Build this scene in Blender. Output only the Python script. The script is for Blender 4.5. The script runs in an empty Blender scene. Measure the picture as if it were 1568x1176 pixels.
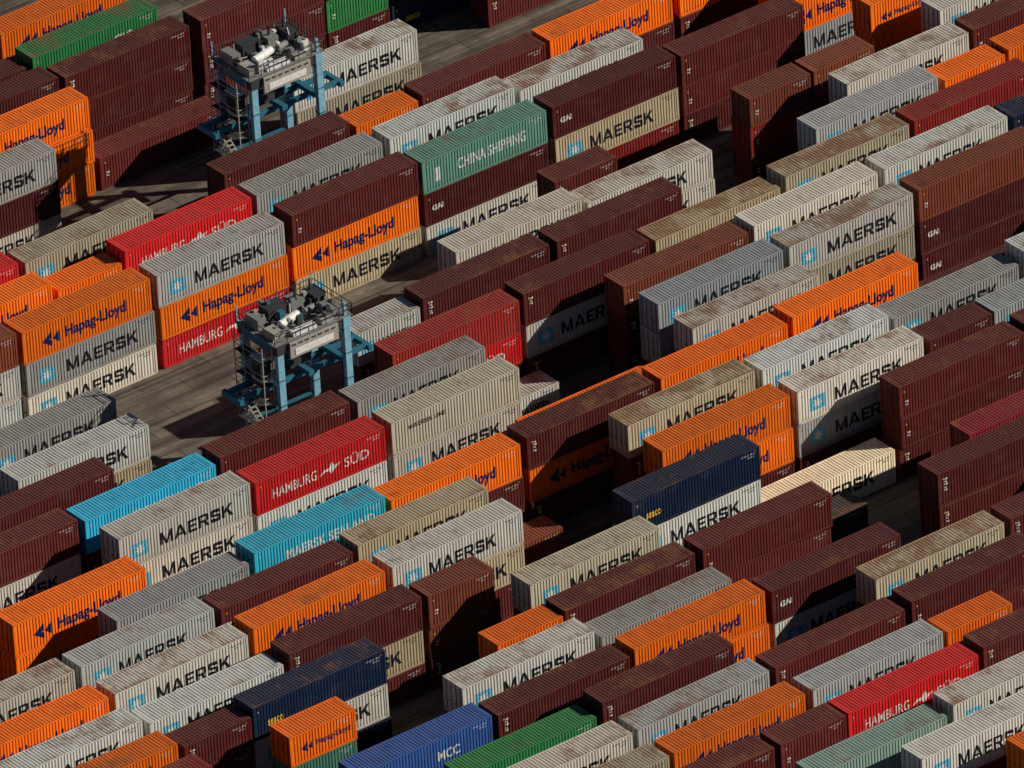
import bpy, bmesh, math, random
from mathutils import Vector, Matrix
random.seed(7)
S=bpy.context.scene
COL=bpy.context.collection
# ------------------------------------------------------------------ materials
def new_mat(name):
    m=bpy.data.materials.new(name);m.use_nodes=True
    return m,m.node_tree.nodes,m.node_tree.links
def N(ns,t,**k):
    n=ns.new(t)
    for a,b in k.items(): setattr(n,a,b)
    return n
PER=.278;DEP=.040;W2=1.219
def paint_material():
    m,ns,ln=new_mat("container_paint");b=ns["Principled BSDF"]
    oi=N(ns,"ShaderNodeObjectInfo");tc=N(ns,"ShaderNodeTexCoord")
    mul=N(ns,"ShaderNodeVectorMath",operation='SCALE');mul.inputs[0].default_value=(97,53,31)
    ln.new(oi.outputs["Random"],mul.inputs["Scale"])
    add=N(ns,"ShaderNodeVectorMath",operation='ADD');ln.new(tc.outputs["Object"],add.inputs[0]);ln.new(mul.outputs[0],add.inputs[1])
    P=add.outputs[0]
    def noise(scale,vec=(1,1,1),det=4,rough=.6):
        mp=N(ns,"ShaderNodeMapping");mp.inputs["Scale"].default_value=vec;ln.new(P,mp.inputs[0])
        n=N(ns,"ShaderNodeTexNoise");n.inputs["Scale"].default_value=scale;n.inputs["Detail"].default_value=det;n.inputs["Roughness"].default_value=rough
        ln.new(mp.outputs[0],n.inputs["Vector"]);return n.outputs["Fac"]
    def mr(v,a,b_,c,d):
        n=N(ns,"ShaderNodeMapRange");n.inputs[1].default_value=a;n.inputs[2].default_value=b_;n.inputs[3].default_value=c;n.inputs[4].default_value=d
        ln.new(v,n.inputs[0]);return n.outputs[0]
    def math_(op,a,b_=0.):
        n=N(ns,"ShaderNodeMath",operation=op)
        for i,v in enumerate((a,b_)):
            if isinstance(v,(int,float)): n.inputs[i].default_value=v
            else: ln.new(v,n.inputs[i])
        return n.outputs[0]
    def mix(f,a,b_,bt='MIX'):
        n=N(ns,"ShaderNodeMix",data_type='RGBA',blend_type=bt)
        if isinstance(f,(int,float)): n.inputs[0].default_value=f
        else: ln.new(f,n.inputs[0])
        for i,v in ((6,a),(7,b_)):
            if isinstance(v,tuple): n.inputs[i].default_value=v
            else: ln.new(v,n.inputs[i])
        return n.outputs[2]
    base=oi.outputs["Color"]
    ox=N(ns,"ShaderNodeSeparateXYZ");ln.new(tc.outputs["Object"],ox.inputs[0])
    # sides : vertical dirt streaks, faded patches, small rust spots
    st=noise(2.2,(1.6,1.6,.16),5)
    c=mix(mr(st,.42,.72,0,.5),base,mix(1,base,(.52,.46,.40,1),'MULTIPLY'))
    pt=noise(.55,(1,1,1.6),3)
    c=mix(mr(pt,.5,.75,0,.05),c,(.42,.38,.33,1))
    sp=noise(3.1,(1,1,.45),6,.7)
    c=mix(mr(sp,.69,.75,0,.6),c,(.10,.04,.02,1))
    low=mr(ox.outputs[2],.0,.55,.35,0)
    c=mix(low,c,mix(1,c,(.5,.42,.36,1),'MULTIPLY'))
    # roof : dust, colour darkened along the valleys, rust, stains
    r0=mix(.09,base,(.36,.28,.22,1))
    fr=math_('FRACT',math_('DIVIDE',math_('SUBTRACT',ox.outputs[0],.34),PER))
    val=math_('MULTIPLY',mr(fr,.30,.45,0,1),mr(fr,.82,.97,1,0))
    vn=noise(1.1,(2,.6,1),4)
    r0=mix(math_('MULTIPLY',val,mr(vn,.3,.65,.3,.85)),r0,mix(1,r0,(.38,.31,.26,1),'MULTIPLY'))
    big=noise(.33,(1,1.3,1),3);fine=noise(2.0,(3.4,.5,1),6,.72)
    s=math_('ADD',math_('MULTIPLY',big,.5),math_('MULTIPLY',fine,.5))
    s=math_('ADD',s,math_('MULTIPLY',oi.outputs["Alpha"],.15))
    edge=mr(math_('ABSOLUTE',ox.outputs[1]),.85,1.2,0,.05)
    s=math_('ADD',s,edge)
    r1=mix(mr(s,.58,.69,0,.82),r0,(.19,.085,.038,1))
    dk=noise(.8,(1,1,1),5,.65)
    r2=mix(mr(dk,.60,.74,0,.55),r1,mix(1,r1,(.36,.32,.30,1),'MULTIPLY'))
    ge=N(ns,"ShaderNodeNewGeometry");sx=N(ns,"ShaderNodeSeparateXYZ");ln.new(ge.outputs["True Normal"],sx.inputs[0])
    roof=mr(sx.outputs[2],.5,.6,0,1)
    c=mix(roof,c,r2)
    ln.new(c,b.inputs["Base Color"]);b.inputs["Roughness"].default_value=.6;b.inputs["Specular IOR Level"].default_value=.2
    return m
def simple(name,col,rough=.6,metal=0,var=.25,scale=3):
    m,ns,ln=new_mat(name);b=ns["Principled BSDF"]
    tc=N(ns,"ShaderNodeTexCoord");n=N(ns,"ShaderNodeTexNoise");n.inputs["Scale"].default_value=scale;n.inputs["Detail"].default_value=5
    ln.new(tc.outputs["Object"],n.inputs["Vector"])
    mp=N(ns,"ShaderNodeMapRange");mp.inputs[1].default_value=.35;mp.inputs[2].default_value=.7;mp.inputs[3].default_value=1+var*.3;mp.inputs[4].default_value=1-var
    ln.new(n.outputs["Fac"],mp.inputs[0])
    v=N(ns,"ShaderNodeVectorMath",operation='SCALE');v.inputs[0].default_value=col;ln.new(mp.outputs[0],v.inputs["Scale"])
    ln.new(v.outputs[0],b.inputs["Base Color"]);b.inputs["Roughness"].default_value=rough;b.inputs["Metallic"].default_value=metal;b.inputs["Specular IOR Level"].default_value=.25
    return m
PAINT=paint_material()
MATS=[PAINT,simple("white_lettering",(.66,.64,.60)),simple("black_lettering",(.012,.014,.020)),simple("light_blue_emblem",(.10,.44,.62)),
      simple("dark_steel",(.03,.028,.028)),simple("navy_lettering",(.010,.016,.10)),simple("yellow_lettering",(.75,.45,.05))]
WHITE,BLACK,LBLUE,STEEL,NAVY,YEL=1,2,3,4,5,6
# ------------------------------------------------------------------ mesh helpers
def box(bm,x0,x1,y0,y1,z0,z1,mi=0):
    v=[bm.verts.new(p) for p in ((x0,y0,z0),(x1,y0,z0),(x1,y1,z0),(x0,y1,z0),(x0,y0,z1),(x1,y0,z1),(x1,y1,z1),(x0,y1,z1))]
    for f in ((3,2,1,0),(4,5,6,7),(0,1,5,4),(1,2,6,5),(2,3,7,6),(3,0,4,7)):
        bm.faces.new([v[i] for i in f]).material_index=mi
_tx={}
def text_mesh(s,bold=.0,shear=0):
    k=(s,bold,shear)
    if k in _tx: return _tx[k]
    c=bpy.data.curves.new("t","FONT");c.body=s;c.offset=bold;c.shear=shear;c.resolution_u=3
    o=bpy.data.objects.new("t",c);COL.objects.link(o);bpy.context.view_layer.update()
    me=bpy.data.meshes.new_from_object(o.evaluated_get(bpy.context.evaluated_depsgraph_get()))
    bpy.data.objects.remove(o);vs=[(v.co.x,v.co.y) for v in me.vertices];fs=[tuple(p.vertices) for p in me.polygons]
    x0=min(v[0] for v in vs);x1=max(v[0] for v in vs);y0=min(v[1] for v in vs);y1=max(v[1] for v in vs)
    _tx[k]=([((x-x0)/(x1-x0),(y-y0)/(y1-y0)) for x,y in vs],fs)
    return _tx[k]
def prof(x,x0):
    t=((x-x0)%PER)/PER
    if t<.26: return 0
    if t<.5: return (t-.26)/.24*DEP
    if t<.76: return DEP
    return (1-t)/.24*DEP
def bps(x0,x1):
    out=[];k=0
    while True:
        done=False
        for t in (0,.26,.5,.76):
            x=x0+(k+t)*PER
            if x>=x1: done=True;break
            out.append(x)
        if done: break
        k+=1
    return out+[x1]
def decal(bm,polys,mi,L,side,x0p,off=.006):
    vs,fs=polys
    t=bmesh.new();tv=[t.verts.new((x,0,z)) for x,z in vs]
    for f in fs:
        try:t.faces.new([tv[i] for i in f])
        except ValueError:pass
    bmesh.ops.triangulate(t,faces=t.faces[:])
    xs=[v[0] for v in vs];lo,hi=min(xs),max(xs)
    for b in bps(x0p,L-x0p):
        if lo<b<hi: bmesh.ops.bisect_plane(t,geom=t.verts[:]+t.edges[:]+t.faces[:],plane_co=(b,0,0),plane_no=(1,0,0),dist=1e-5)
    mp={}
    for v in t.verts:
        x=v.co.x;d=prof(x,x0p)
        if side<0: p=(x,-(W2-.014-d)-off,v.co.z)
        else: p=(L-x,(W2-.014-prof(L-x,x0p))+off,v.co.z)
        mp[v]=bm.verts.new(p)
    for f in t.faces:
        try: nf=bm.faces.new([mp[v] for v in f.verts])
        except ValueError: continue
        nf.material_index=mi;nf.normal_update()
        if nf.normal.y*side<0: nf.normal_flip()
    t.free()
def txt(s,x0,x1,z0,z1,bold=0,shear=0):
    vs,fs=text_mesh(s,bold,shear);return ([(x0+x*(x1-x0),z0+z*(z1-z0)) for x,z in vs],fs)
def rect(x0,x1,z0,z1): return ([(x0,z0),(x1,z0),(x1,z1),(x0,z1)],[(0,1,2,3)])
# heavy grotesque capitals, each letter a list of strokes (polygons) on a unit-high cell
def R_(a,b,c,d): return [(a,c),(b,c),(b,d),(a,d)]
GL={'M':(1.12,[R_(0,.22,0,1),R_(.90,1.12,0,1),[(.22,1),(.22,.62),(.45,0),(.56,0),(.56,.25)],[(.90,1),(.56,.25),(.56,0),(.67,0),(.90,.62)]]),
'A':(1.10,[[(0,0),(.24,0),(.67,1),(.43,1)],[(1.10,0),(.86,0),(.55,.73),(.55,1),(.67,1)],R_(.30,.82,.18,.36)]),
'E':(.80,[R_(0,.23,0,1),R_(.23,.80,.8,1),R_(.23,.75,.41,.60),R_(.23,.80,0,.2)]),
'R':(.95,[R_(0,.23,0,1),R_(.23,.74,.81,1),R_(.23,.74,.37,.55),[(.74,.37),(.90,.48),(.90,.88),(.74,1),(.67,.81),(.67,.55)],[(.45,.37),(.70,0),(.98,0),(.70,.37)]]),
'S':(.88,[[(.10,1),(.02,.90),(.02,.55),(.12,.43),(.25,.60),(.25,.80)],[(.10,1),(.25,.80),(.66,.80),(.66,.70),(.88,.70),(.86,.88),(.74,1)],[(.12,.43),(.25,.60),(.78,.58),(.64,.40)],[(.78,.58),(.64,.40),(.64,.20),(.78,0),(.88,.12),(.88,.46)],[(.78,0),(.64,.20),(.22,.20),(.22,.31),(0,.31),(.02,.11),(.13,0)]]),
'K':(1.0,[R_(0,.23,0,1),[(.23,.30),(.23,.58),(.66,1),(.97,1)],[(.40,.47),(.56,.63),(1.02,0),(.73,0)]])}
def block(word,x0,x1,z0,z1,mi,out,base=.006):
    g=.13;tot=sum(GL[c][0] for c in word)+g*(len(word)-1);s=(x1-x0)/tot;x=x0
    for c in word:
        w,ps=GL[c]
        for i,p in enumerate(ps):
            out.append((([(x+a*s,z0+b*(z1-z0)) for a,b in p],[tuple(range(len(p)))]),mi,base+.0012*i))
        x+=(w+g)*s
def star(cx,cz,r):
    vs=[(cx,cz)];n=14
    for i in range(n):
        a=math.pi/2+i*2*math.pi/n;rr=r if i%2==0 else r*.42
        vs.append((cx+rr*math.cos(a),cz+rr*math.sin(a)))
    return (vs,[(0,1+i,1+(i+1)%n) for i in range(n)])
def livery(kind,L,H,var):
    out=[];zc=H/2;big=L>8
    c1=WHITE if kind not in ('G','T','W') else BLACK
    code=("MSKU 482","TGHU 519","HLXU 803")[var]
    out.append((txt(code,L-1.75+.1*var,L-.5,H-.50,H-.37),c1,.006))
    out.append((txt(("45G1","42G1","45R1")[var],L-1.2,L-.6-.1*var,H-.74,H-.62),c1,.006))
    out.append((rect(.42,.52,H-.62,H-.48),YEL,.006));out.append((rect(L-.42,L-.34,H-.36,H-.24),YEL,.006))
    if kind in('G','W'):
        s=1.0 if big else .8;x=1.15 if big else .45
        out.append((rect(x,x+1.45*s,zc-.75*s,zc+.45*s),LBLUE,.006));out.append((star(x+.72*s,zc-.15*s,.55*s),WHITE,.010))
        dx=(0,-.15,.2)[var];k=(1,.95,1.03)[var]
        if big: block("MAERSK",3.55+dx,3.55+dx+6.6*k,zc-.62,zc+.46,BLACK,out)
        else: block("MAERSK",2.0,5.2,zc-.32,zc+.22,BLACK,out)
    if kind=='T':
        block("MAERSK",1.6,3.9,H-1.2,H-.82,BLACK,out);out.append((txt("LINE",4.1,5.1,H-1.2,H-.82,.02),BLACK,.006))
    if kind=='O':
        if big:
            out.append((txt("Hapag-Lloyd",4.0,9.8,zc-.80,zc+.50,.032),NAVY,.006));x=1.8;s=1.25
        else:
            out.append((txt("Hapag-Lloyd",2.4,5.5,zc-.4,zc+.25,.025),NAVY,.006));x=1.0;s=.8
        z=zc-.62*s
        out.append((([(x,z+.5*s),(x+.75*s,z),(x+.75*s,z+.42*s),(x+.55*s,z+.5*s),(x+.75*s,z+.58*s),(x+.75*s,z+1.05*s)],[(0,1,2,3),(0,3,4,5)]),NAVY,.006))
        out.append((([(x+.8*s,z+.5*s),(x+1.3*s,z+.12*s),(x+1.3*s,z+.95*s)],[(0,1,2)]),NAVY,.006))
    if kind=='R':
        if big:
            out.append((txt("HAMBURG",1.5,5.7,zc-.55,zc+.3,.006),WHITE,.006));out.append((txt("S\u00dcD",8.3,10.6,zc-.55,zc+.45,.006),WHITE,.006))
            x=5.9;z=zc-.1
            out.append((([(x,z-.35),(x+.5,z+.1),(x+.95,z+.08),(x+.6,z-.12),(x+1.2,z+.55),(x+1.5,z+.15),(x+2.1,z+.25),(x+1.55,z-.1),(x+1.1,z-.45),(x+.95,z-.15)],[(0,3,2,1),(2,3,9,5,4),(5,9,8,7,6)]),WHITE,.006))
        else: out.append((txt("HAMBURG S\u00dcD",1.2,5.2,zc-.3,zc+.2,.006),WHITE,.006))
    if kind=='M':
        for i,dz in enumerate((.55,.78,1.01,1.3,1.5)[:5-var]):
            out.append((rect(.62,.62+(.30,.22,.30,.16,.24)[(i+var)%5],H-dz-.14,H-dz),WHITE,.006))
    if kind=='P':
        out.append((rect(.60,.86,zc-.1,zc+.06),WHITE,.006));out.append((rect(.60,.8,zc-.36,zc-.22),WHITE,.006))
    if kind=='I':
        out.append((txt("GAI",.75,1.85,zc-.25,zc+.25,.05),WHITE,.006))
    if kind=='Q':
        out.append((txt("CHINA SHIPPING",3.4,10.1,zc-.45,zc+.5,.015),WHITE,.006))
        out.append((rect(1.2,1.7,zc-.7,zc+.5),WHITE,.006))
    if kind=='N': out.append((txt("seaco",1.3,2.7,zc-.6,zc-.1,.02),YEL,.006))
    if kind=='C': out.append((txt("MAERSK SEALAND",2.9,11.2,zc-.35,zc+.5,.02),WHITE,.006))
    if kind=='K': out.append((txt("MCC",7.2,9.2,zc-.5,zc+.3,.02),WHITE,.006))
    if kind=='E': out.append((txt("CLS",7.9,9.7,zc-.3,zc+.4,.03),WHITE,.006))
    return out
def container_mesh(kind,L,H,var):
    bm=bmesh.new();x0p=.17;P=.014
    for side in (-1,1):
        prev=None
        for x in bps(x0p,L-x0p):
            y=side*(W2-P-prof(x,x0p))
            a=bm.verts.new((x,y,.16));b=bm.verts.new((x,y,H-.10))
            if prev:
                q=[prev[0],a,b,prev[1]]
                if side>0:q.reverse()
                bm.faces.new(q)
            prev=(a,b)
    prev=None;rx=.34
    for x in bps(rx,L-rx):
        z=H-.022-prof(x,rx)*.75
        a=bm.verts.new((x,-W2+.05,z));b=bm.verts.new((x,W2-.05,z))
        if prev: bm.faces.new([prev[0],a,b,prev[1]])
        prev=(a,b)
    for xa,xb in ((.05,rx),(L-rx,L-.05)): box(bm,xa,xb,-W2+.05,W2-.05,H-.05,H-.012)
    for s in (-1,1):
        ya,yb=sorted((s*W2,s*(W2-.06)))
        box(bm,.17,L-.17,ya,yb,H-.10,H-.004);box(bm,.17,L-.17,ya,yb,.0,.16)
        for xa,xb in ((0,.17),(L-.17,L)):
            ya,yb=sorted((s*W2,s*(W2-.16)));box(bm,xa,xb,ya,yb,.12,H-.12)
            ya,yb=sorted((s*(W2+.004),s*(W2-.165)));e=.004
            xa2,xb2=(xa-e,xb+e)
            box(bm,xa2,xb2,ya,yb,0,.12,0);box(bm,xa2,xb2,ya,yb,H-.12,H)
            xm=(xa+xb)/2
            for z in (.06,H-.06):
                yh=sorted((s*(W2+.007),s*(W2-.01)));box(bm,xm-.05,xm+.05,yh[0],yh[1],z-.03,z+.03,STEEL)
    box(bm,.17,L-.17,-W2+.06,W2-.06,.1,.15,STEEL)
    for xa,xb in ((.0,.12),(L-.12,L)):
        box(bm,xa,xb,-W2+.165,W2-.165,0,.15);box(bm,xa,xb,-W2+.165,W2-.165,H-.14,H-.01)
    for ya,yb in ((-W2+.165,-.01),(.01,W2-.165)): box(bm,.05,.10,ya,yb,.155,H-.145)
    for y in (-.85,-.32,.32,.85):
        box(bm,.015,.045,y-.02,y+.02,.02,H-.03,STEEL);box(bm,.0,.012,y-.02,y+.25,1.1,1.15,STEEL)
        for z in (.5,1.3,2.1): box(bm,.04,.052,y-.09,y+.09,z-.05,z+.05,0)
    prev=None;y0=-W2+.165
    for y in bps(y0,W2-.165):
        x=L-.03-prof(y,y0);a=bm.verts.new((x,y,.15));b=bm.verts.new((x,y,H-.14))
        if prev: bm.faces.new([prev[0],a,b,prev[1]])
        prev=(a,b)
    for side in (-1,1):
        for poly,mi,off in livery(kind,L,H,var): decal(bm,poly,mi,L,side,x0p,off)
    me=bpy.data.meshes.new("container_%s"%kind);bm.to_mesh(me);bm.free()
    for m in MATS: me.materials.append(m)
    return me
_cm={}
def cmesh(kind,L,H):
    var=random.randrange(3) if kind in 'GMOPg' else 0
    k=(kind,L,H,var)
    if k not in _cm:_cm[k]=container_mesh(*k)
    return _cm[k]
# code : livery, colour, rust
CODES={'M':('M',(.105,.018,.018),.30),'I':('I',(.090,.015,.017),.2),'B':('P',(.20,.052,.028),.35),'P':('P',(.12,.021,.020),.3),'A':('I',(.26,.014,.024),.1),
'G':('G',(.58,.57,.515),.48),'g':('G',(.34,.355,.355),.20),'T':('T',(.48,.44,.33),.45),'F':('G',(.45,.39,.27),.75),'O':('O',(.90,.165,.006),.15),
'R':('R',(.64,.018,.020),.1),'D':('P',(.27,.022,.020),.25),'N':('N',(.006,.016,.048),.1),'C':('C',(.035,.42,.63),.1),'E':('E',(.025,.18,.055),.15),
'K':('K',(.04,.11,.36),.2),'Q':('Q',(.13,.30,.23),.25),'W':('W',(.86,.80,.62),.0),'S':('P',(.05,.055,.06),.2),'J':('P',(.06,.19,.15),.2),'V':('P',(.22,.35,.32),.4)}
HP,RP=6.4,4.2804
def put(a,j,n20,z0,H,code):
    kind,c,rust=CODES[code];L=12.192 if n20==2 else 6.058
    if n20==1 and kind in('Q','C','K','E','T'):kind='P'
    o=bpy.data.objects.new("shipping_container",cmesh(kind,L,H))
    o.location=(a*HP+random.uniform(-.09,.09),-j*RP-W2+random.uniform(-.07,.07),z0)
    o.rotation_euler=(0,0,math.radians(random.uniform(-.25,.25)))
    f=random.uniform(.78,1.18);h=random.uniform(-.07,.07)
    o.color=(min(1,c[0]*f*(1+h)),c[1]*f,c[2]*f*(1-h),max(0,min(1,rust+random.uniform(-.35,.35))))
    COL.objects.link(o)
def rnd_code(): return random.choices("MIPBGgTFORDNKE",[22,10,10,6,24,9,3,6,16,3,3,2,1,1])[0]
def stack(a,j,ln,n,hc,codes):
    z=0;codes=list(codes)
    cs=[codes[i] if i<len(codes) else None for i in range(n)]
    for lv in range(n-1,-1,-1):
        c=cs[lv] or (random.choice("MMIPGg") if codes else rnd_code());H=2.896 if lv<hc else 2.591
        put(a,j,ln,z,H,c);z+=H+.012
# slot, row, length(x20ft), tiers, high-cubes, colours from the top
YARD="""4 -9 2 3 3 O;4 -8 2 3 2 E;4 -7 2 3 2 MMM;2 -8 2 3 0 M;2 -7 2 3 3 M;2 -6 2 3 3 OOO;1 -5 2 3 2 gMG;6.1 -7 2 3 2 PMM;8 -7 1 3 2 MEM;9 -7 2 3 2 NNN;4 -6 2 1 1 P
6.05 -4 2 3 2 GFG;9 -2 2 3 2 O;10 -6 2 3 2 OOM;11 -7 2 3 2 NPM;11 -2 2 3 2 OM;12 -1 2 3 2 OO;12.45 1 1 3 2 OO;13 2 2 3 2 G;13 3 2 3 2 P;13 4 2 3 2 O
10 2 1 3 0 BDP;11 2 1 3 0 BP;11 3 2 3 2 G;12 4 1 3 1 O;10 4 2 3 3 g;11 5 2 3 3 D;9 5 2 3 3 F;12 6 2 3 2 N;10 6 2 3 3 G;10 7 2 3 3 BII;7 5 2 3 1 F;8 6 2 3 3 G
8 7 2 3 3 GFM;7 3 2 3 0 GG;7 2 1 3 0 P;6 4 2 3 3 M;5 3 2 3 2 GM;4 4 2 3 3 M;5 5 2 3 2 MGM;6 6 2 3 2 BMM;6 7 2 3 3 ggM;6 8 2 3 2 G;7 9 2 3 3 O;8 10 2 3 0 g
8 11 1 3 0 P;9 11 2 3 0 g;9 9 2 2 0 M;10 10 2 3 3 G;3 5 2 3 1 DRM;3 4 1 3 1 G;2 6 2 3 2 g;2 7 2 3 2 TGM;5 9 2 3 2 O;6 10 2 3 2 G;6 11 2 3 2 GgM;7 12 2 3 1 PPM
4 10 2 3 3 FMM;4 11 2 3 2 OOM;3 9 2 3 2 MOM;3.6 8 2 2 1 O;4 6 1 1 0 G;1 9 2 3 1 OM;0 10 2 3 3 F;0 11 2 3 3 GFM;0 7 2 3 2 RG;0 6 2 3 3 P;-2 7 2 3 3 GG;-2 6 2 3 2 C
-1 9 2 3 3 C;-2 3 2 3 2 g;-2 4 2 3 1 GF;-3 5 2 3 3 M;-4 6 2 3 3 PG;-4 8 2 3 2 OO;-3 9 2 3 1 g;-2 10 2 3 2 P;-2 11 2 3 3 O;-2 12 2 3 2 MFM;0 12 1 3 1 BBM;2 10 1 1 0 B
1 13 2 3 2 F;1 14 2 3 1 M;3 14 2 3 1 PPM;3 12 2 3 2 NGR;5 12 2 1 1 W;5 13 1 1 0 S;3 16 2 3 2 IGM;4 17 2 3 3 F;4 18 2 3 3 P;6 17 2 3 3 M;6 15 2 3 3 MM;7 14 2 3 0 A
1 15 2 3 0 g;1 16 2 3 3 OO;0 14 1 3 0 O;-1 15 2 3 3 G;-1 16 2 3 2 M;0 17 2 3 3 M;0 18 2 3 2 g;2 18 2 3 2 M;2 19 2 3 2 g;2 20 2 3 2 R;4 19 1 3 1 O;4 20 2 3 3 M
3 21 2 3 2 G;0 19 2 3 2 O;1 21 2 3 0 V;2 22 2 3 2 G;1 20 1 3 2 P;-1 20 2 3 2 P;-3 13 2 3 2 NGN;-3 14 1 3 0 OJM;-3 16 2 3 3 K;-2 17 2 3 0 E;-4 12 2 3 0 G;-4 11 2 3 2 G
-4 10 2 3 3 G;-6 10 2 3 3 G;-6 11 2 3 2 O;-4 13 1 3 0 M;-6 12 2 3 2 G;-6 13 2 3 2 O;-6 14 2 3 2 D;0 0 2 3 2 OgG;2 0 2 3 2 gOR;4 0 2 3 3 POF;6 0 2 3 2 QIG;8 0 2 3 2 IFD
10 0 2 3 1 PPM;4 -1 2 3 3 g;6 -1 2 3 3 G;8 -1 2 3 1 G;4 -2 2 3 3 P;6 -2 1 3 1 O;7 -2 2 3 2 P;1 -2 2 3 2 F;2 -1 2 3 3 R;-1 -1 2 3 3 O;-1 -2 2 3 3 R;1 -1 1 3 0 O;-2 0 2 3 3 BGG
-2 18 2 3 2 G;-2 19 2 3 2 F;3 23 2 3 2 O;9 12 2 3 2 M"""
for s in YARD.replace("\n",";").split(";"):
    a,j,l,n,h,c=s.split();stack(float(a),float(j),int(l),int(n),int(h),c)
# rest of the terminal around the listed block (world half-plane limits)
for j in range(-18,32):
    a=-22+(j%2)
    while a<26:
        u=8+102*a+50.5*j;v=492-42*a+33.5*j
        out=(u<-250 or u>1600 or v<-190 or v>1270)
        if out and u>-1000 and u<2500 and v>-700 and v<1700:
            if random.random()<.86: stack(a,j,2,3,random.choice((1,2,2,3)),"")
        a+=2
# ------------------------------------------------------------------ ground
def ground():
    bm=bmesh.new();R=9000
    bm.faces.new([bm.verts.new(p) for p in((-R,-R,0),(R,-R,0),(R,R,0),(-R,R,0))])
    me=bpy.data.meshes.new("ground");bm.to_mesh(me);bm.free()
    m,ns,ln=new_mat("yard_paving");b=ns["Principled BSDF"];tc=N(ns,"ShaderNodeTexCoord")
    n1=N(ns,"ShaderNodeTexNoise");n1.inputs["Scale"].default_value=.22;n1.inputs["Detail"].default_value=7;n1.inputs["Roughness"].default_value=.65;ln.new(tc.outputs["Object"],n1.inputs[0])
    r=N(ns,"ShaderNodeValToRGB");r.color_ramp.elements[0].position=.3;r.color_ramp.elements[0].color=(.06,.048,.038,1);r.color_ramp.elements[1].position=.7;r.color_ramp.elements[1].color=(.22,.18,.14,1)
    ln.new(n1.outputs["Fac"],r.inputs[0])
    br=N(ns,"ShaderNodeTexBrick");br.inputs["Scale"].default_value=1;br.inputs["Brick Width"].default_value=6.4;br.inputs["Row Height"].default_value=2.14;br.inputs["Mortar Size"].default_value=.06
    br.inputs["Color1"].default_value=(1,1,1,1);br.inputs["Color2"].default_value=(.62,.62,.62,1);br.inputs["Mortar"].default_value=(.35,.35,.35,1);ln.new(tc.outputs["Object"],br.inputs[0])
    mp=N(ns,"ShaderNodeMapping");mp.inputs["Scale"].default_value=(.05,1.2,1);ln.new(tc.outputs["Object"],mp.inputs[0])
    n2=N(ns,"ShaderNodeTexNoise");n2.inputs["Scale"].default_value=1;n2.inputs["Detail"].default_value=4;ln.new(mp.outputs[0],n2.inputs[0])
    mr=N(ns,"ShaderNodeMapRange");mr.inputs[1].default_value=.4;mr.inputs[2].default_value=.65;mr.inputs[3].default_value=1.1;mr.inputs[4].default_value=.42;ln.new(n2.outputs["Fac"],mr.inputs[0])
    mx=N(ns,"ShaderNodeMix",data_type='RGBA',blend_type='MULTIPLY');mx.inputs[0].default_value=1;ln.new(r.outputs[0],mx.inputs[6]);ln.new(br.outputs[0],mx.inputs[7])
    vs=N(ns,"ShaderNodeVectorMath",operation='SCALE');ln.new(mx.outputs[2],vs.inputs[0]);ln.new(mr.outputs[0],vs.inputs["Scale"])
    ln.new(vs.outputs[0],b.inputs["Base Color"]);b.inputs["Roughness"].default_value=.85
    me.materials.append(m);o=bpy.data.objects.new("ground",me);COL.objects.link(o)
ground()
lm=simple("line_paint",(.22,.20,.15),.8,0,.8,1.5)
bm=bmesh.new()
for j in range(-18,32):
    y=-j*RP+.92
    bm.faces.new([bm.verts.new(p) for p in((-90,y-.05,.004),(130,y-.05,.004),(130,y+.05,.004),(-90,y+.05,.004))])
me=bpy.data.meshes.new("lane_markings");bm.to_mesh(me);bm.free();me.materials.append(lm)
COL.objects.link(bpy.data.objects.new("lane_markings",me))
# ------------------------------------------------------------------ straddle carrier
CM=[simple("carrier_blue",(.20,.42,.53),.45,0,.2),simple("carrier_dark_blue",(.03,.14,.20),.5,0,.2),simple("carrier_grey",(.34,.32,.28),.6),simple("deck_dark",(.04,.04,.042),.7),
    simple("tyre_rubber",(.015,.015,.015),.9),simple("carrier_white",(.70,.70,.67),.5,0,.2),simple("cab_glass",(.02,.03,.035),.08,0,.1),simple("machinery_grey",(.20,.20,.19),.6)]
def beam(bm,p,q,t,mi):
    p=Vector(p);q=Vector(q);d=q-p;L=d.length;M=Matrix.Translation((p+q)/2)@d.to_track_quat('Z','Y').to_matrix().to_4x4()@Matrix.Diagonal((t,t,L,1))
    r=bmesh.ops.create_cube(bm,size=1,matrix=M)
    for v in r['verts']:
        for f in v.link_faces:f.material_index=mi
def cyl(bm,c,axis,r,L,mi,seg=20):
    q=Vector(axis).to_track_quat('Z','Y').to_matrix().to_4x4()
    rr=bmesh.ops.create_cone(bm,cap_ends=True,segments=seg,radius1=r,radius2=r,depth=L,matrix=Matrix.Translation(c)@q)
    for v in rr['verts']:
        for f in v.link_faces:f.material_index=mi
def railing(bm,pts,z,h=1.1,mi=3):
    for p,q in zip(pts[:-1],pts[1:]):
        P=Vector((p[0],p[1],z));Q=Vector((q[0],q[1],z));n=max(1,int((Q-P).length/1.1))
        for i in range(n+1):
            s=P.lerp(Q,i/n);beam(bm,s,s+Vector((0,0,h)),.05,mi)
        for hh in (h,h*.55): beam(bm,P+Vector((0,0,hh)),Q+Vector((0,0,hh)),.05,mi)
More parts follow.
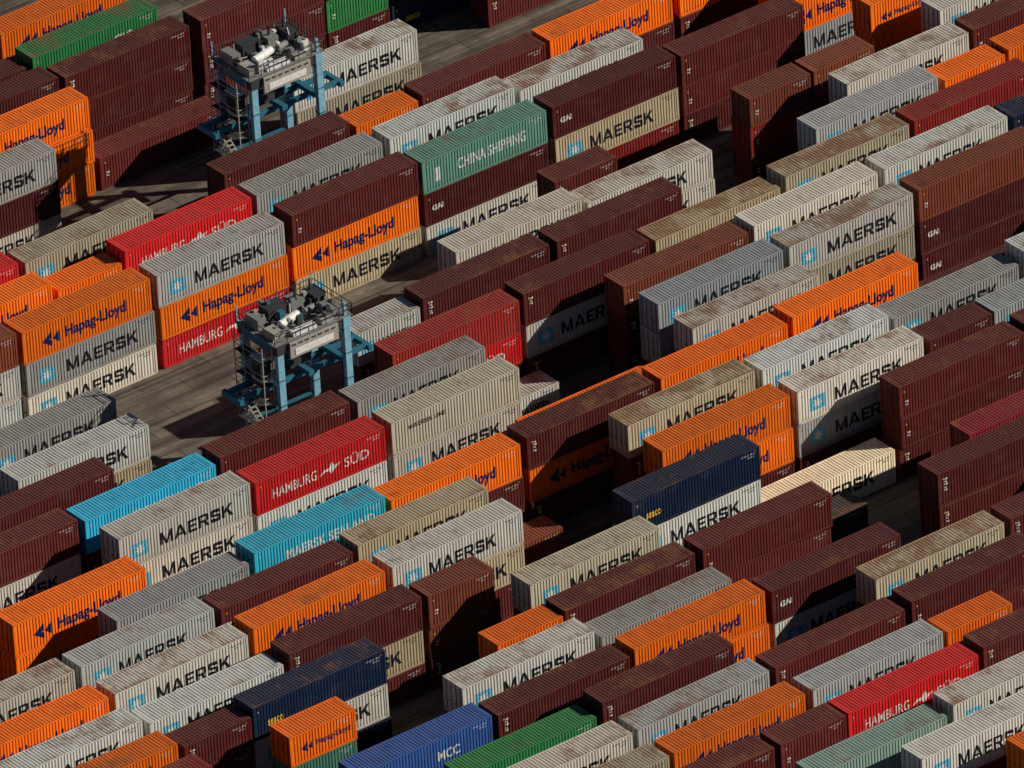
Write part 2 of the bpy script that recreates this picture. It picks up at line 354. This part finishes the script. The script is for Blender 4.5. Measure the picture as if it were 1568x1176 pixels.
def carrier(loc,seed):
    rg=random.Random(seed)
    e=bpy.data.objects.new("straddle_carrier",None);e.location=loc;COL.objects.link(e)
    def part(name,fn,bev=0):
        bm=bmesh.new();fn(bm);me=bpy.data.meshes.new(name);bm.to_mesh(me);bm.free()
        for m in CM:me.materials.append(m)
        o=bpy.data.objects.new(name,me);o.parent=e;COL.objects.link(o)
        if bev:
            b=o.modifiers.new("b",'BEVEL');b.width=bev;b.segments=2
    X,Y,T=3.15,2.25,12.9
    def legs(bm):
        for sx in(-1,1):
            for sy in(-1,1):
                box(bm,sx*X-.3,sx*X+.3,sy*Y-.22,sy*Y+.22,1.75,T,0)
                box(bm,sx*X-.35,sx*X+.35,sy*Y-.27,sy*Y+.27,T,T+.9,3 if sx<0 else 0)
                beam(bm,(sx*X,sy*Y,T-.5),(sx*(X-1.3),sy*Y,T+.3),.2,1)
                for z in (4,6.2,8.4,10.6): box(bm,sx*X-.33,sx*X+.33,sy*Y-.25,sy*Y+.25,z,z+.12,1)
        box(bm,X-.12,X+.12,-Y-.1,-Y+.14,T+.9,T+2.1,0)
    part("legs",legs,.03)
    def sill(bm):
        for sy in(-1,1):
            box(bm,-4.9,4.9,sy*Y-.25,sy*Y+.25,1.05,1.74,1)
            for x in(-4.1,-1.6,1.6,4.1): box(bm,x-.2,x+.2,sy*Y-.2,sy*Y+.2,.7,1.04,1)
            box(bm,-1.6,1.0,sy*Y-.24,sy*Y+.24,1.75,3.1,1)
    part("sill_beams",sill,.03)
    def wheels(bm):
        for sy in(-1,1):
            for x in(-4.1,-1.6,1.6,4.1):
                cyl(bm,(x,sy*Y,.76),(0,1,0),.76,.46,4);cyl(bm,(x,sy*Y,.76),(0,1,0),.34,.50,5)
    part("wheels",wheels)
    def frame(bm):
        for sy in(-1,1): box(bm,-X+.36,X-.36,sy*Y-.2,sy*Y+.2,T+.1,T+.86,3)
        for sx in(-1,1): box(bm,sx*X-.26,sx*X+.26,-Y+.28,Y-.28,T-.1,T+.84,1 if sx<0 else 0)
        box(bm,-2.35,2.2,-Y-.42,-Y-.21,T-.55,T+.80,2);box(bm,-1.9,1.7,-Y-.46,-Y-.425,T-.35,T+.2,5)
        for i in range(7): box(bm,-2.2+i*.62,-2.2+i*.62+.4,-Y-.44,-Y-.421,T+.5,T+.66,3)
    part("top_frame",frame,.02)
    def deck(bm):
        box(bm,-3.7,3.7,-2.55,2.55,T+.92,T+.98,7);z=T+.98
        box(bm,-3.3,-2.2,-1.9,-.5,z,z+.6,2);box(bm,-3.2,-2.4,.2,1.8,z,z+.9,7);box(bm,-1.7,.1,.9,2.2,z,z+.9,3)
        box(bm,.7,1.7,.8,2.2,z,z+.7,7);box(bm,2.3,3.4,.4,2.0,z,z+.8,3);box(bm,2.4,3.2,-1.6,-.3,z,z+.5,7)
        cyl(bm,(-.9,-.6,z+.5),(1,.25,0),.33,2.1,5);cyl(bm,(1.2,-.3,z+.45),(1,.25,0),.26,1.0,7);cyl(bm,(-2.0,-1.3,z+.45),(0,1,0),.3,1.0,7)
        box(bm,-1.7,.5,-2.3,-1.7,z,z+.35,5);box(bm,.9,2.1,-2.3,-1.5,z,z+.45,2)
        for i in range(46):
            x=rg.uniform(-3.4,3.3);y=rg.uniform(-2.3,2.2);w=rg.uniform(.12,.45);dd=rg.uniform(.12,.5);h=rg.uniform(.15,1.15)
            box(bm,x,x+w,y,y+dd,z+.01+i*.0013,z+h,rg.choice((3,3,7,7,7,2,5,1)))
        for i in range(14):
            x=rg.uniform(-3.3,3.3);y=rg.uniform(-2.3,2.3);p=Vector((x,y,z+rg.uniform(.2,.9)))
            beam(bm,p,p+Vector((rg.uniform(-1.2,1.2),rg.uniform(-1.2,1.2),rg.uniform(-.2,.4))),.07,rg.choice((3,7,5,2)))
        cyl(bm,(1.2,1.4,z+1.1),(0,0,1),.1,.9,3);cyl(bm,(2.7,1.5,z+1.2),(0,0,1),.09,.9,3)
        beam(bm,(3.55,2.4,z),(3.55,2.4,z+1.7),.1,0);beam(bm,(-3.6,2.4,z),(-3.6,2.4,z+1.5),.1,0)
    part("machinery_deck",deck)
    part("railings",lambda bm:railing(bm,[(-3.65,-2.5),(3.65,-2.5),(3.65,2.5),(-3.65,2.5),(-3.65,-2.5)],T+.98,1.0,3))
    def cabin(bm):
        box(bm,-4.4,-3.5,-1.6,-.2,T-2.4,T-.5,2);box(bm,-4.44,-4.4,-1.5,-.3,T-2.1,T-.8,6);box(bm,-4.3,-3.6,-1.64,-1.6,T-2.0,T-.8,6);box(bm,-4.45,-3.47,-1.67,-.15,T-.5,T-.42,5)
    part("operator_cabin",cabin,.03)
    def tower(bm):
        for k,z in enumerate((T-.6,T-2.6,T-4.6,T-6.6)):
            box(bm,-4.5,-3.5,-1.95,1.7,z-.06,z,3);railing(bm,[(-3.5,-1.95),(-4.5,-1.95),(-4.5,1.7),(-3.5,1.7)],z,1.0,2)
            if k==0: continue
            y0,y1=(-1.0,1.5) if k%2 else (1.5,-1.0)
            for xx in(-4.3,-3.8): beam(bm,(xx,y0,z),(xx,y1,z+2.0),.08,2)
            for i in range(8):
                t=(i+.5)/8;y=y0+(y1-y0)*t;box(bm,-4.27,-3.83,y-.1,y+.1,z+2.0*t,z+2.0*t+.04,2)
        for y in(-1.95,1.7):
            for x in (-4.5,-3.6): beam(bm,(x,y,T-6.6),(x,y,T+.9),.07,2)
    part("stair_tower",tower)
    def spreader(bm):
        z=9.2
        for y in(-.75,.75): box(bm,-5.9,5.9,y-.17,y+.17,z,z+.4,1)
        for x in(-6.1,6.1): box(bm,x-.2,x+.2,-1.2,1.2,z-.12,z+.32,1)
        for x in(-3.1,0,3.1): box(bm,x-.25,x+.25,-1.9,1.9,z+.42,z+.85,1)
        box(bm,-1.0,1.0,-.55,.55,z+.86,z+1.5,3)
        for x in(-3.1,3.1):
            for y in(-1.6,1.6): beam(bm,(x,y,z+.8),(x,y,T+.3),.07,3)
    part("spreader",spreader,.02)
    def ties(bm):
        for sy in(-1,1): beam(bm,(-X+.3,sy*Y,5.2),(X-.3,sy*Y,5.2),.2,1)
    part("cross_ties",ties)
    return e
carrier((4.86*HP+3.15,2.2*RP+2.25,0),3)
carrier((1.30*HP+3.15,-5.75*RP+2.25,0),5)
# ------------------------------------------------------------------ camera
E,al,ro,d,s0,cx,cy=.5357,.6208,.0618,1180.3,19.8911,31.4033,-22.3697
r=Vector((math.cos(al),-math.sin(al),0));F=Vector((math.sin(al)*math.cos(E),math.cos(al)*math.cos(E),-math.sin(E)))
U=Vector((math.sin(al)*math.sin(E),math.cos(al)*math.sin(E),math.cos(E)))
cr=r*math.cos(ro)-U*math.sin(ro);cu=r*math.sin(ro)+U*math.cos(ro)
cd=bpy.data.cameras.new("camera");cam=bpy.data.objects.new("camera",cd);COL.objects.link(cam);S.camera=cam
loc=Vector((cx,cy,0))-F*d
M=Matrix(((cr.x,cu.x,-F.x,loc.x),(cr.y,cu.y,-F.y,loc.y),(cr.z,cu.z,-F.z,loc.z),(0,0,0,1)));cam.matrix_world=M
cd.sensor_width=36;cd.lens=36*s0*d/1568;cd.clip_start=10;cd.clip_end=20000
# ------------------------------------------------------------------ light
sd=Vector((1.48,-1,1.03)).normalized()
sl=bpy.data.lights.new("sun",'SUN');sl.energy=5;sl.angle=math.radians(.5);sl.color=(1,.925,.81)
so=bpy.data.objects.new("sun",sl);so.rotation_euler=(sd).to_track_quat('Z','Y').to_euler();COL.objects.link(so)
w=bpy.data.worlds.new("World");S.world=w;w.use_nodes=True;ns=w.node_tree.nodes
sk=ns.new("ShaderNodeTexSky");sk.sky_type='NISHITA';sk.sun_disc=False;sk.sun_elevation=math.asin(sd.z);sk.sun_rotation=math.atan2(sd.x,sd.y)
sk.air_density=.5;sk.dust_density=.1;sk.altitude=500
w.node_tree.links.new(sk.outputs[0],ns["Background"].inputs[0]);ns["Background"].inputs[1].default_value=.05
S.view_settings.view_transform='Standard';S.view_settings.look='None';S.view_settings.exposure=0
